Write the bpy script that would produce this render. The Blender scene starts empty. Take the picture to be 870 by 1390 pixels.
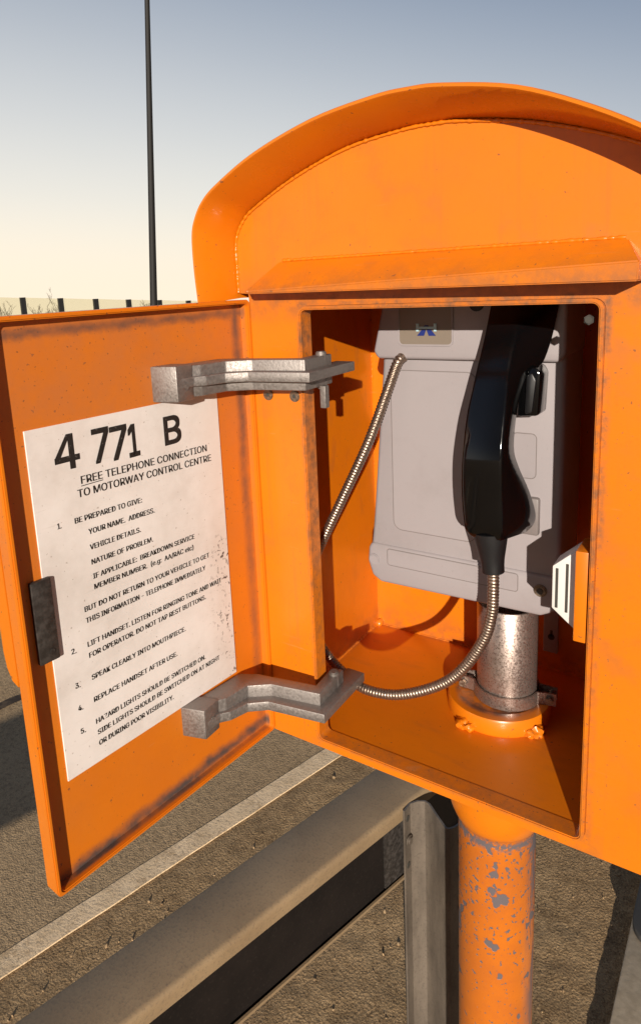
import bpy, bmesh, math, random
from mathutils import Vector, Matrix, noise
R = math.radians
random.seed(7)
sc = bpy.context.scene
COL = sc.collection
LIFT = 1.0            # everything is measured from the cabinet floor; the ground lies 1 m below it

# ------------------------------------------------------------------ node helper
class Mat:
    def __init__(s, name, rough=0.5, base=(0.5, 0.5, 0.5), metal=0.0, spec=0.5, coat=0.0):
        s.m = bpy.data.materials.new(name); s.m.use_nodes = True
        s.t = s.m.node_tree; s.n = s.t.nodes; s.l = s.t.links
        s.b = s.n['Principled BSDF']
        s.set('Base Color', (*base, 1)); s.set('Roughness', rough); s.set('Metallic', metal)
        s.set('Specular IOR Level', spec); s.set('Coat Weight', coat); s.set('Coat Roughness', 0.08)
        s._c = None
    def set(s, k, v):
        if hasattr(v, 'is_linked'): s.l.new(v, s.b.inputs[k])
        else: s.b.inputs[k].default_value = v
    def put(s, inp, v):
        if hasattr(v, 'is_linked'): s.l.new(v, inp)
        else: inp.default_value = v
    def coord(s, off=(0, 0, 0)):
        tc = s.n.new('ShaderNodeTexCoord')
        v = s.n.new('ShaderNodeVectorMath'); v.operation = 'ADD'
        s.l.new(tc.outputs['Object'], v.inputs[0]); v.inputs[1].default_value = off
        return v.outputs[0]
    def xyz(s, vec):
        x = s.n.new('ShaderNodeSeparateXYZ'); s.l.new(vec, x.inputs[0]); return x.outputs
    def scale(s, vec, k):
        v = s.n.new('ShaderNodeVectorMath'); v.operation = 'MULTIPLY'
        s.l.new(vec, v.inputs[0]); v.inputs[1].default_value = k; return v.outputs[0]
    def noise(s, vec, sc_, detail=4, rough=0.6, dist=0.0):
        t = s.n.new('ShaderNodeTexNoise'); s.l.new(vec, t.inputs['Vector'])
        t.inputs['Scale'].default_value = sc_; t.inputs['Detail'].default_value = detail
        t.inputs['Roughness'].default_value = rough; t.inputs['Distortion'].default_value = dist
        return t.outputs['Fac']
    def voro(s, vec, sc_, feature='F1', rnd=1.0):
        t = s.n.new('ShaderNodeTexVoronoi'); s.l.new(vec, t.inputs['Vector']); t.feature = feature
        t.inputs['Scale'].default_value = sc_; t.inputs['Randomness'].default_value = rnd
        return t.outputs['Distance']
    def math(s, op, a, b=0.0, c=None, clamp=False):
        t = s.n.new('ShaderNodeMath'); t.operation = op; t.use_clamp = clamp
        s.put(t.inputs[0], a); s.put(t.inputs[1], b)
        if c is not None: s.put(t.inputs[2], c)
        return t.outputs[0]
    def step(s, v, lo, hi, a=0.0, b=1.0):
        t = s.n.new('ShaderNodeMapRange'); t.interpolation_type = 'SMOOTHSTEP'
        s.put(t.inputs['Value'], v); t.inputs['From Min'].default_value = lo; t.inputs['From Max'].default_value = hi
        t.inputs['To Min'].default_value = a; t.inputs['To Max'].default_value = b
        return t.outputs[0]
    def mix(s, f, a, b):
        t = s.n.new('ShaderNodeMix'); t.data_type = 'RGBA'
        s.put(t.inputs[0], f)
        s.put(t.inputs[6], (*a, 1) if isinstance(a, tuple) else a); s.put(t.inputs[7], (*b, 1) if isinstance(b, tuple) else b)
        return t.outputs[2]
    def bump(s, h, strength=0.3, dist=0.001, prev=None):
        t = s.n.new('ShaderNodeBump'); t.inputs['Strength'].default_value = strength; t.inputs['Distance'].default_value = dist
        s.l.new(h, t.inputs['Height'])
        if prev is not None: s.l.new(prev, t.inputs['Normal'])
        s.l.new(t.outputs[0], s.b.inputs['Normal']); return t.outputs[0]

ROOT = (0.165, 0.165, -1.0)     # base of the orange post
OR = (0.68, 0.180, 0.004)

def orange(name, kind='plain', off=ROOT, rough=0.33):
    m = Mat(name, coat=0.12)
    c = m.coord(off); x, y, z = m.xyz(c)
    big = m.noise(c, 9, 5, 0.65); fine = m.noise(c, 160, 4, 0.6); speck = m.noise(c, 420, 2, 0.5)
    col = m.mix(m.step(big, 0.3, 0.75), OR, (0.62, 0.158, 0.004))
    col = m.mix(m.math('MULTIPLY', m.step(fine, 0.55, 0.75), 0.25), col, (0.54, 0.125, 0.009))
    grime = (0.085, 0.048, 0.032)
    rg = m.step(big, 0.2, 0.8, rough - 0.07, rough + 0.1)
    chalk = m.math('MULTIPLY', m.step(m.noise(c, 5.5, 6, 0.72), 0.5, 0.75), 0.3)
    col = m.mix(chalk, col, (0.56, 0.17, 0.02))
    scr = m.math('MULTIPLY', m.step(m.noise(m.scale(c, (14, 14, 330)), 1.0, 3, 0.6, 0.5), 0.69, 0.74), 0.35)
    col = m.mix(scr, col, (0.60, 0.24, 0.08))
    tick = m.math('MULTIPLY', m.step(m.noise(c, 210, 2, 0.5), 0.715, 0.735), 0.7)
    col = m.mix(tick, col, (0.12, 0.06, 0.035))
    if kind == 'front':
        dx = m.math('SUBTRACT', m.math('ABSOLUTE', m.math('SUBTRACT', x, 0.15)), 0.154)
        dz = m.math('SUBTRACT', m.math('ABSOLUTE', m.math('SUBTRACT', z, 0.2595)), 0.2635)
        d = m.math('MAXIMUM', dx, dz)
        near = m.step(d, 0.002, 0.0088, 1, 0)
        d1 = m.math('MULTIPLY', near, m.step(m.noise(c, 60, 5, 0.7), 0.3, 0.75))
        d1 = m.math('MULTIPLY', d1, m.step(z, 0.0, 0.45, 0.45, 1.0))
        # dusty film above the opening and thinner everywhere round it
        film = m.math('MULTIPLY', m.step(z, 0.50, 0.524), m.step(z, 0.575, 0.53))
        film = m.math('MULTIPLY', film, m.step(m.noise(c, 45, 5, 0.7), 0.3, 0.7, 0.1, 0.6))
        spots = m.math('MULTIPLY', m.step(m.noise(c, 260, 2, 0.5), 0.66, 0.72), m.step(d, 0.0, 0.05, 0.8, 0.0))
        blot = m.math('MULTIPLY', m.step(m.noise(c, 18, 4, 0.6), 0.52, 0.75), 0.24)
        dirt = m.math('MAXIMUM', m.math('MAXIMUM', d1, film), m.math('MAXIMUM', spots, blot))
        col = m.mix(dirt, col, (0.16, 0.075, 0.035))
        streak = m.math('MULTIPLY', m.step(m.noise(m.scale(c, (90, 90, 4)), 1.0, 4, 0.6), 0.52, 0.75), 0.28)
        col = m.mix(streak, col, (0.46, 0.12, 0.022))
        rg = m.math('ADD', rg, m.math('MULTIPLY', dirt, 0.3))
    if kind == 'door':
        # x runs from the hinge side outwards, z up: soiling collects in the tray corners
        nz = m.noise(c, 22, 6, 0.7); nf = m.noise(c, 40, 3, 0.55)
        ds = m.math('ADD', x, m.math('MULTIPLY', m.math('SUBTRACT', nz, 0.5), 0.014))
        right = m.step(m.math('ABSOLUTE', m.math('SUBTRACT', ds, 0.014)), 0.0, 0.012, 0.8, 0)
        right = m.math('MULTIPLY', right, m.step(z, -0.02, 0.5, 0.55, 1))
        db = m.math('ADD', z, m.math('MULTIPLY', m.math('SUBTRACT', nz, 0.5), 0.02))
        bot = m.step(m.math('ABSOLUTE', m.math('SUBTRACT', db, m.math('MULTIPLY_ADD', x, -0.03, -0.004))), 0.0, 0.015, 1.0, 0)
        top = m.step(m.math('ABSOLUTE', m.math('SUBTRACT', db, 0.517)), 0.0, 0.009, 0.75, 0)
        dirt = m.math('MAXIMUM', m.math('MAXIMUM', right, bot), top)
        inside = m.step(y, -0.0035, -0.008)
        dirt = m.math('MULTIPLY', m.math('MULTIPLY', dirt, m.step(x, 0.3108, 0.3085)), m.math('MULTIPLY', inside, m.step(nf, 0.3, 0.65, 0.6, 1)))
        film = m.math('MULTIPLY', m.step(z, 0.0, 0.5, 0.05, 0.5), m.step(nz, 0.25, 0.7, 0.35, 1))
        film = m.math('MULTIPLY', film, inside)
        specks = m.math('MULTIPLY', m.step(m.noise(c, 330, 2, 0.4), 0.68, 0.73), m.step(z, 0.1, 0.5, 0.15, 0.7))
        col = m.mix(film, col, (0.44, 0.15, 0.055))
        col = m.mix(specks, col, (0.10, 0.05, 0.03))
        col = m.mix(dirt, col, (0.075, 0.055, 0.05))
        rg = m.math('ADD', rg, m.math('MULTIPLY', m.math('MAXIMUM', dirt, film), 0.25))
    if kind == 'post':
        ch = m.noise(c, 26, 3, 0.5); ch2 = m.noise(c, 165, 3, 0.5)
        up = m.step(z, -0.55, -0.2, 0.01, 0.09)
        chips = m.step(m.math('ADD', ch, up), 0.70, 0.715)
        chips2 = m.step(m.math('ADD', ch2, up), 0.69, 0.705)
        side = m.math('MULTIPLY', m.step(m.math('ADD', m.math('MULTIPLY', m.math('SUBTRACT', x, 0.165), 0.8), m.math('MULTIPLY', m.math('SUBTRACT', y, 0.165), 0.55)), 0.02, 0.04), m.step(m.noise(m.scale(c, (60, 60, 9)), 1, 4, 0.7), 0.42, 0.55))
        side = m.math('MULTIPLY', side, m.step(z, -0.75, -0.3, 0.1, 1))
        neck = m.math('MULTIPLY', m.step(m.math('ABSOLUTE', m.math('ADD', z, 0.168)), 0.0, 0.012, 1, 0), m.step(ch2, 0.4, 0.5))
        low = m.step(z, -0.155, -0.163)
        metal = m.math('MULTIPLY', m.math('MAXIMUM', m.math('MAXIMUM', chips, chips2), m.math('MAXIMUM', side, neck)), low)
        rim = m.math('MULTIPLY', m.step(m.math('ADD', ch, up), 0.66, 0.695), low)
        col = m.mix(m.math('MULTIPLY', low, m.step(big, 0.3, 0.7, 0.5, 0.95)), col, (0.43, 0.115, 0.017))
        col = m.mix(m.math('MULTIPLY', rim, 0.4), col, (0.45, 0.11, 0.02))
        col = m.mix(metal, col, (0.12, 0.10, 0.105))
        rg = m.math('ADD', rg, m.math('MULTIPLY', metal, 0.3))
        m.bump(m.math('SUBTRACT', m.math('MULTIPLY', fine, 0.15), metal), 0.6, 0.0008)
    if kind == 'flange':
        dx = m.math('SUBTRACT', x, 0.1645); dy = m.math('SUBTRACT', y, 0.1635)
        rad = m.math('SQRT', m.math('ADD', m.math('MULTIPLY', dx, dx), m.math('MULTIPLY', dy, dy)))
        ring = m.math('MULTIPLY', m.step(rad, 0.056, 0.050), m.step(z, 0.018, 0.021))
        st = m.math('MULTIPLY', ring, m.step(m.noise(c, 40, 5, 0.65), 0.36, 0.62, 0.15, 0.85))
        col = m.mix(st, col, (0.13, 0.075, 0.055))
    if kind == 'floor':
        e = m.math('MINIMUM', m.math('ADD', x, 0.073), m.math('SUBTRACT', 0.285, y))
        cr = m.math('MULTIPLY', m.step(e, 0.0, 0.012, 0.7, 0), m.step(m.noise(c, 30, 5, 0.7), 0.35, 0.6))
        cr = m.math('MULTIPLY', cr, m.step(z, 0.06, 0.0))
        sm = m.math('MULTIPLY', m.step(m.noise(m.scale(c, (14, 40, 14)), 1, 5, 0.6), 0.52, 0.75), 0.3)
        col = m.mix(m.math('MAXIMUM', cr, sm), col, (0.33, 0.10, 0.03))
    m.set('Base Color', col); m.set('Roughness', rg)
    if kind != 'post':
        h = m.math('ADD', m.math('MULTIPLY', m.noise(c, 55, 2, 0.5), 0.7), m.math('MULTIPLY', fine, 0.25))
        m.bump(h, 0.12, 0.0012)
    return m.m

def metal_mat(name, base, rough=0.45, metal=0.8, sc_=180, var=0.5, off=(0, 0, 0), bmp=0.35):
    m = Mat(name, metal=metal)
    c = m.coord(off)
    n1 = m.noise(c, sc_, 4, 0.65); n2 = m.noise(c, sc_ * 0.15, 4, 0.6)
    d = tuple(v * (1 - var) for v in base)
    col = m.mix(m.step(n1, 0.35, 0.68), d, base)
    col = m.mix(m.step(n2, 0.5, 0.8, 0, 0.32), col, tuple(v * 0.5 * k for v, k in zip(base, (1.05, 0.95, 0.85))))
    m.set('Base Color', col); m.set('Roughness', m.step(n1, 0.3, 0.7, rough - 0.1, rough + 0.15))
    m.bump(n1, bmp, 0.0008)
    return m.m

def plastic_mat(name, base, rough=0.4, dirt=0.15, coat=0.0):
    m = Mat(name, coat=coat)
    c = m.coord(); n = m.noise(c, 14, 5, 0.65); f = m.noise(c, 300, 3, 0.5)
    col = m.mix(m.step(n, 0.45, 0.8, 0, dirt), base, tuple(v * 0.55 * k for v, k in zip(base, (1.0, 0.92, 0.82))))
    col = m.mix(m.step(f, 0.66, 0.74, 0, dirt * 0.7), col, tuple(v * 0.4 for v in base))
    m.set('Base Color', col); m.set('Roughness', m.step(n, 0.3, 0.7, rough - 0.06, rough + 0.1))
    m.bump(f, 0.05, 0.0005)
    return m.m

def flat_mat(name, base, rough=0.5, metal=0.0):
    m = Mat(name, rough, base, metal)
    c = m.coord(); n = m.noise(c, 120, 3, 0.6)
    m.set('Base Color', m.mix(m.step(n, 0.4, 0.7, 0, 0.3), base, tuple(v * 0.7 for v in base)))
    return m.m

# ------------------------------------------------------------------ object helpers
ORG = {}
def empty(name, loc, label, cat, group=None):
    o = bpy.data.objects.new(name, None); COL.objects.link(o); o.location = loc
    o.empty_display_size = 0.05
    tag(o, label, cat, group); ORG[o] = Matrix.Translation(loc); return o
def tag(o, label=None, cat=None, group=None, kind=None):
    if label: o['label'] = label
    if cat: o['category'] = cat
    if group: o['group'] = group
    if kind: o['kind'] = kind
def obj(name, bm, mats, parent=None, origin=None, rotz=0.0, local=False, smooth=35):
    """Link bm as one mesh. Its vertices are in measured world coordinates unless local."""
    par = ORG.get(parent, Matrix.Identity(4))
    loc = origin if origin is not None else (par.translation if parent is not None else Vector((0, 0, 0)))
    W = Matrix.Translation(loc) @ Matrix.Rotation(rotz, 4, 'Z')
    if origin is None and parent is not None: W = par.copy()
    if not local: bm.transform(W.inverted())
    me = bpy.data.meshes.new(name)
    bmesh.ops.recalc_face_normals(bm, faces=bm.faces)
    bm.to_mesh(me); bm.free()
    if smooth:
        me.shade_smooth(); me.set_sharp_from_angle(angle=R(smooth))
    for m in (mats if isinstance(mats, (list, tuple)) else [mats]): me.materials.append(m)
    o = bpy.data.objects.new(name, me); COL.objects.link(o)
    if parent is not None:
        o.parent = parent; o.matrix_local = par.inverted() @ W
    else:
        o.matrix_world = W; o.matrix_basis = W
    ORG[o] = W
    return o
def join(bm, t, mi=0):
    for f in t.faces: f.material_index = mi
    me = bpy.data.meshes.new('t'); t.to_mesh(me); t.free(); bm.from_mesh(me); bpy.data.meshes.remove(me)
def NB(): return bmesh.new()
def bx(bm, x0, x1, y0, y1, z0, z1, bev=0.0, seg=2, mi=0):
    t = bmesh.new(); bmesh.ops.create_cube(t, size=1)
    for v in t.verts: v.co = Vector(((x0 + x1) / 2 + v.co.x * (x1 - x0), (y0 + y1) / 2 + v.co.y * (y1 - y0), (z0 + z1) / 2 + v.co.z * (z1 - z0)))
    if bev: bmesh.ops.bevel(t, geom=t.edges[:], offset=bev, segments=seg, affect='EDGES', profile=0.5)
    join(bm, t, mi)
def prism(bm, pts, a0, a1, axis='z', bev=0.0, seg=2, mi=0, capbev=None):
    """extrude a polygon: axis z -> pts are (x,y); axis y -> pts are (x,z)"""
    t = bmesh.new()
    P = (lambda p, a: (p[0], p[1], a)) if axis == 'z' else (lambda p, a: (p[0], a, p[1]))
    lo = [t.verts.new(P(p, a0)) for p in pts]; hi = [t.verts.new(P(p, a1)) for p in pts]
    n = len(pts)
    f0 = t.faces.new(lo); f1 = t.faces.new(hi[::-1])
    for i in range(n): t.faces.new([lo[i], hi[i], hi[(i + 1) % n], lo[(i + 1) % n]])
    bmesh.ops.recalc_face_normals(t, faces=t.faces)
    if bev:
        ed = set(f0.edges) | (set(f1.edges) if capbev is None else set())
        if capbev is None: ed = set(t.edges)
        bmesh.ops.bevel(t, geom=list(ed), offset=bev, segments=seg, affect='EDGES', profile=0.5)
    join(bm, t, mi)
def lathe(bm, prof, cx, cy, n=40, mi=0, cap=True):
    t = bmesh.new(); rings = []
    for r, z in prof:
        rings.append([t.verts.new((cx + r * math.cos(2 * math.pi * k / n), cy + r * math.sin(2 * math.pi * k / n), z)) for k in range(n)])
    for a, b in zip(rings, rings[1:]):
        for k in range(n): t.faces.new([a[k], a[(k + 1) % n], b[(k + 1) % n], b[k]])
    if cap: t.faces.new(rings[0][::-1]); t.faces.new(rings[-1])
    bmesh.ops.recalc_face_normals(t, faces=t.faces)
    join(bm, t, mi)
def disc(bm, c, nrm, r, h, n=20, bev=0.0, mi=0):
    t = bmesh.new(); bmesh.ops.create_cone(t, cap_ends=True, segments=n, radius1=r, radius2=r, depth=h)
    if bev: bmesh.ops.bevel(t, geom=[e for e in t.edges if len(e.link_faces) == 2 and any(len(f.verts) > 4 for f in e.link_faces)], offset=bev, segments=2, affect='EDGES')
    q = Vector((0, 0, 1)).rotation_difference(Vector(nrm).normalized())
    t.transform(Matrix.Translation(c) @ q.to_matrix().to_4x4()); join(bm, t, mi)
def catmull(pts, per=8):
    P = [Vector(p) for p in pts]; P = [P[0] * 2 - P[1]] + P + [P[-1] * 2 - P[-2]]
    out = []
    for i in range(1, len(P) - 2):
        a, b, c, d = P[i - 1:i + 3]
        for k in range(per):
            t = k / per
            out.append(0.5 * ((2 * b) + (c - a) * t + (2 * a - 5 * b + 4 * c - d) * t * t + (3 * b - a - 3 * c + d) * t ** 3))
    out.append(P[-2]); return out
def resample(pts, step):
    out = [pts[0].copy()]; acc = 0.0
    for a, b in zip(pts, pts[1:]):
        L = (b - a).length; s = step - acc
        while s <= L:
            out.append(a.lerp(b, s / L)); s += step
        acc = (acc + L) % step if L else acc
    return out
def tube(bm, pts, rad, n=10, mi=0, cap=True):
    t = bmesh.new(); rings = []; N = len(pts); up = None
    for i, p in enumerate(pts):
        d = (pts[min(i + 1, N - 1)] - pts[max(i - 1, 0)]).normalized()
        if up is None: up = d.orthogonal().normalized()
        up = (up - d * up.dot(d)).normalized(); sd = d.cross(up)
        r = rad(i) if callable(rad) else rad
        rings.append([t.verts.new(p + (up * math.cos(2 * math.pi * k / n) + sd * math.sin(2 * math.pi * k / n)) * r) for k in range(n)])
    for a, b in zip(rings, rings[1:]):
        for k in range(n): t.faces.new([a[k], a[(k + 1) % n], b[(k + 1) % n], b[k]])
    if cap: t.faces.new(rings[0][::-1]); t.faces.new(rings[-1])
    join(bm, t, mi)
def rrect(x0, x1, z0, z1, r, n=5):
    out = []
    for cx, cz, a0 in ((x1 - r, z1 - r, 0), (x0 + r, z1 - r, 90), (x0 + r, z0 + r, 180), (x1 - r, z0 + r, 270)):
        for k in range(n + 1):
            a = R(a0 + 90 * k / n); out.append((cx + r * math.cos(a), cz + r * math.sin(a)))
    return out
def ringbar(bm, outer, inner, y0, y1, bev=0.0, mi=0):
    """frame between two loops with the same number of points, extruded along y"""
    t = bmesh.new(); n = len(outer)
    L = [[t.verts.new((p[0], y, p[1])) for p in lp] for lp in (outer, inner) for y in (y0, y1)]
    o0, o1, i0, i1 = L
    for k in range(n):
        j = (k + 1) % n
        t.faces.new([o0[k], o0[j], i0[j], i0[k]]); t.faces.new([o1[k], i1[k], i1[j], o1[j]])
        t.faces.new([o0[k], o1[k], o1[j], o0[j]]); t.faces.new([i0[k], i0[j], i1[j], i1[k]])
    bmesh.ops.recalc_face_normals(t, faces=t.faces)
    if bev:
        ed = [e for e in t.edges if abs(e.verts[0].co.y - y0) < 1e-6 and abs(e.verts[1].co.y - y0) < 1e-6 and e.calc_face_angle(0) > 1]
        bmesh.ops.bevel(t, geom=ed, offset=bev, segments=2, affect='EDGES')
    join(bm, t, mi)

# ------------------------------------------------------------------ materials
M_front = orange('orange paint on cabinet front', 'front')
M_in = orange('orange paint inside cabinet', 'floor')
M_or = orange('orange paint', 'plain')
M_hood = orange('orange gloss paint', 'plain', rough=0.24)
M_door = orange('orange paint on door', 'door', off=(0, 0, 0), rough=0.4)
M_post = orange('chipped orange paint', 'post')
M_flange = orange('orange paint on flange', 'flange')
M_cast = metal_mat('cast aluminium', (0.29, 0.262, 0.245), 0.48, 0.7, 330, 0.16, bmp=0.45)
M_galv = metal_mat('galvanised steel', (0.42, 0.34, 0.30), 0.33, 0.85, 420, 0.1, bmp=0.1)
M_screw = metal_mat('dull screw steel', (0.35, 0.27, 0.20), 0.4, 0.8, 300, 0.5)
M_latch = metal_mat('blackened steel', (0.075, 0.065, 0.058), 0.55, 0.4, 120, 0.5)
M_cord = metal_mat('armoured steel', (0.34, 0.26, 0.205), 0.36, 0.9, 500, 0.2, bmp=0.1)
M_grey = plastic_mat('pale grey plastic', (0.32, 0.290, 0.298), 0.40, 0.24)
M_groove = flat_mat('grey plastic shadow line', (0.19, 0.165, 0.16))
M_black = plastic_mat('gloss black plastic', (0.0022, 0.0022, 0.0025), 0.10, 0.1)
M_rubber = plastic_mat('black rubber', (0.007, 0.007, 0.008), 0.45, 0.1)
M_badge = plastic_mat('taupe badge plastic', (0.20, 0.165, 0.13), 0.35, 0.2)
M_blue = flat_mat('dark blue print', (0.006, 0.02, 0.16))
M_pale = flat_mat('pale blue print', (0.45, 0.70, 0.78))
M_white = plastic_mat('white nylon', (0.74, 0.72, 0.68), 0.4, 0.25)
M_dark = flat_mat('dark slot', (0.05, 0.047, 0.04), 0.5)
M_yellow = flat_mat('yellow label', (0.75, 0.62, 0.02))

# ================================================================== roadside telephone cabinet
box = empty('emergency_telephone_post', ROOT, 'orange steel roadside emergency telephone cabinet on a post, its door swung open', 'phone box')
XL, XR, DB, ZT = -0.0745, 0.3745, 0.285, 0.545

half_weld = [(0.239, 0.5340), (0.239, 0.565), (0.239, 0.59), (0.2355, 0.605), (0.226, 0.619), (0.210, 0.631), (0.154, 0.657), (0.09, 0.677), (0.03, 0.6845), (0, 0.685)]
def arch(h):
    L = [(0.15 - a, b) for a, b in h] + [(0.15 + a, b - 0.0055 * min(1, a / 0.1)) for a, b in h[-2:0:-1]] + [(0.15 + h[0][0], h[0][1])]
    return catmull([(a, 0, b) for a, b in L], 5)
weld = arch(half_weld)
rim = catmull([(x, 0, z - 0.001) for x, z in ((-0.1080, 0.5305), (-0.1105, 0.57), (-0.1100, 0.604), (-0.1045, 0.622), (-0.0925, 0.639), (-0.0715, 0.654), (-0.020, 0.6785), (0.050, 0.6990), (0.115, 0.7075), (0.150, 0.7080), (0.181, 0.7052), (0.242, 0.692), (0.300, 0.667), (0.350, 0.638), (0.372, 0.620), (0.386, 0.602), (0.393, 0.585), (0.395, 0.562), (0.395, 0.5365))], 5)
NL = len(weld)

# --- front plate with the opening, and the cabinet shell
bm = NB(); t = bmesh.new()
outer = [(XL, -0.018)] + [(XL, 0.50)] + [(XL, 0.5385), (weld[0].x + 0.0005, 0.5395)] + [(p.x, p.z) for p in weld[1:-1]] + [(weld[-1].x - 0.0005, 0.5395), (XR, 0.5385), (XR, 0.50), (XR, -0.018)]
inner = rrect(-0.0042, 0.3042, -0.0042, 0.5232, 0.010)
ed = []
for loop in (outer, inner):
    vs = [t.verts.new((p[0], 0.0, p[1])) for p in loop]
    ed += [t.edges.new((vs[i], vs[(i + 1) % len(vs)])) for i in range(len(vs))]
bmesh.ops.triangle_fill(t, use_beauty=True, use_dissolve=False, edges=ed)
r = bmesh.ops.extrude_face_region(t, geom=t.faces[:])
bmesh.ops.translate(t, verts=[v for v in r['geom'] if isinstance(v, bmesh.types.BMVert)], vec=(0, 0.003, 0))
join(bm, t, 0)
front = obj('front_panel', bm, M_front, box, smooth=20)

bm = NB()
bx(bm, XL, XL + 0.003, 0.0032, DB, -0.018, ZT)
bx(bm, XR - 0.003, XR, 0.0032, DB, -0.018, ZT)
bx(bm, XL, XR, DB, DB + 0.003, -0.018, 0.60)
bx(bm, XL + 0.003, XR - 0.003, 0.0032, DB, -0.016, 0.0)
bx(bm, XL + 0.003, XR - 0.003, 0.0032, DB, ZT - 0.003, ZT)
def bead(bm, pts, r, seed=0, mi=0, jag=0.4):
    P = resample(pts, r * 0.8)
    rr = [r * (1 + jag * noise.noise(Vector((p.x * 300 + seed, p.y * 300, p.z * 300))) + 0.10 * math.sin(i * 1.3)) for i, p in enumerate(P)]
    tube(bm, P, lambda i: rr[i], 7, mi)
V = Vector
bead(bm, [V((XL + 0.003, 0.02, 0.0)), V((XL + 0.003, DB, 0.0))], 0.0018, 1)
bead(bm, [V((XL + 0.003, DB, 0.0)), V((XR - 0.003, DB, 0.0))], 0.0018, 2)
bead(bm, [V((XL + 0.003, DB, 0.0)), V((XL + 0.003, DB, 0.5))], 0.0016, 3)
tt = bmesh.new(); bmesh.ops.create_icosphere(tt, subdivisions=2, radius=0.0075)
for v in tt.verts: v.co = v.co * (1 + 0.3 * noise.noise(v.co * 260)) + V((XL + 0.005, DB - 0.002, 0.002))
join(bm, tt)
shell = obj('cabinet_shell', bm, M_in, box, smooth=40)

# --- arched hood: weld curve on the panel, flared rim in front, roof going back
bm = NB(); t = bmesh.new()
def outw(c, k):
    a, b = c[max(k - 1, 0)], c[min(k + 1, NL - 1)]
    d = (b - a).normalized(); return V((-d.z, 0, d.x))
rows = []
TH = 0.0045
def row(kind, y, off):
    L = []
    for k in range(NL):
        if kind == 'm': p = weld[k].lerp(rim[k], 0.5)
        else: p = (weld if kind == 'w' else rim)[k]
        o = outw(weld, k)
        L.append(t.verts.new((p.x + o.x * off, y, p.z + o.z * off)))
    return L
loops = [row('w', 0.29, 0), row('w', 0.003, 0), row('m', -0.022, -0.002), row('r', -0.0490, -TH), row('r', -0.0505, -TH + 0.0012), row('r', -0.0505, -0.0012), row('r', -0.0490, 0), row('m', -0.022, TH * 0.5), row('w', 0.003, TH), row('w', 0.29, TH)]
for a, b in zip(loops, loops[1:] + loops[:1]):
    for k in range(NL - 1): t.faces.new([a[k], a[k + 1], b[k + 1], b[k]])
for k in (0, NL - 1): t.faces.new([l[k] for l in loops])
join(bm, t)
hood = obj('hood', bm, M_hood, box, smooth=50)
bm = NB(); bead(bm, [V((p.x, -0.0005, p.z)) + outw(weld, k) * -0.0008 for k, p in enumerate(weld)][1:-1], 0.0017, 5, jag=0.45)
obj('weld_bead', bm, M_hood, hood, smooth=60)

# --- drip ledge above the opening
bm = NB(); t = bmesh.new()
# upper edge, crease and lower edge; the left end is mitred
A = [V((-0.028, 0, 0.572)), V((0.318, 0, 0.5705))]
Cc = [V((-0.054, -0.030, 0.5412)), V((0.334, -0.043, 0.5515))]
L0 = [V((-0.053, -0.0305, 0.5385)), V((0.333, -0.043, 0.5362))]
Bk = [V((-0.076, 0, 0.5395)), V((0.338, 0, 0.5375))]
vs = [t.verts.new(p) for p in (A[0], A[1], Cc[0], Cc[1], L0[0], L0[1], Bk[0], Bk[1])]
a0, a1, c0, c1, l0, l1, b0, b1 = vs
for f in ((a0, a1, c1, c0), (c0, c1, l1, l0), (l0, l1, b1, b0), (a0, c0, l0, b0), (a1, b1, l1, c1), (a0, b0, b1, a1)): t.faces.new(f)
bmesh.ops.recalc_face_normals(t, faces=t.faces)
bmesh.ops.bevel(t, geom=t.edges[:], offset=0.0012, segments=2, affect='EDGES')
join(bm, t)
ledge = obj('drip_ledge', bm, M_front, box, smooth=20)
bm = NB(); bead(bm, [A[0] + V((0.004, -0.001, 0.0005)), A[1] + V((0, -0.001, 0.0005))], 0.0017, 8, jag=0.5)
obj('weld_bead', bm, M_hood, ledge, smooth=60)

# --- raised lip round the opening
bm = NB()
ringbar(bm, rrect(-0.004, 0.304, -0.004, 0.523, 0.010), rrect(0, 0.300, 0.0006, 0.519, 0.006), -0.008, 0.013, 0.0012)
obj('opening_lip', bm, M_front, box, smooth=50)

# --- two countersunk screws left of the opening
for x in (-0.054, -0.017):
    bm = NB(); disc(bm, V((x, -0.0008, 0.423)), (0, -1, 0), 0.0066, 0.0026, 20, 0.0008)
    disc(bm, V((x, -0.0022, 0.423)), (0, -1, 0), 0.0024, 0.0006, 6, mi=1)
    obj('screw', bm, [M_screw, M_dark], box)
bm = NB(); disc(bm, V((0.290, 0.006, 0.5045)), (0, -1, 0), 0.0045, 0.006, 6, 0.0006); disc(bm, V((0.290, 0.0025, 0.5045)), (0, -1, 0), 0.003, 0.0016, 12, mi=1)
obj('bolt', bm, [M_latch, M_dark], box)

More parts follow.
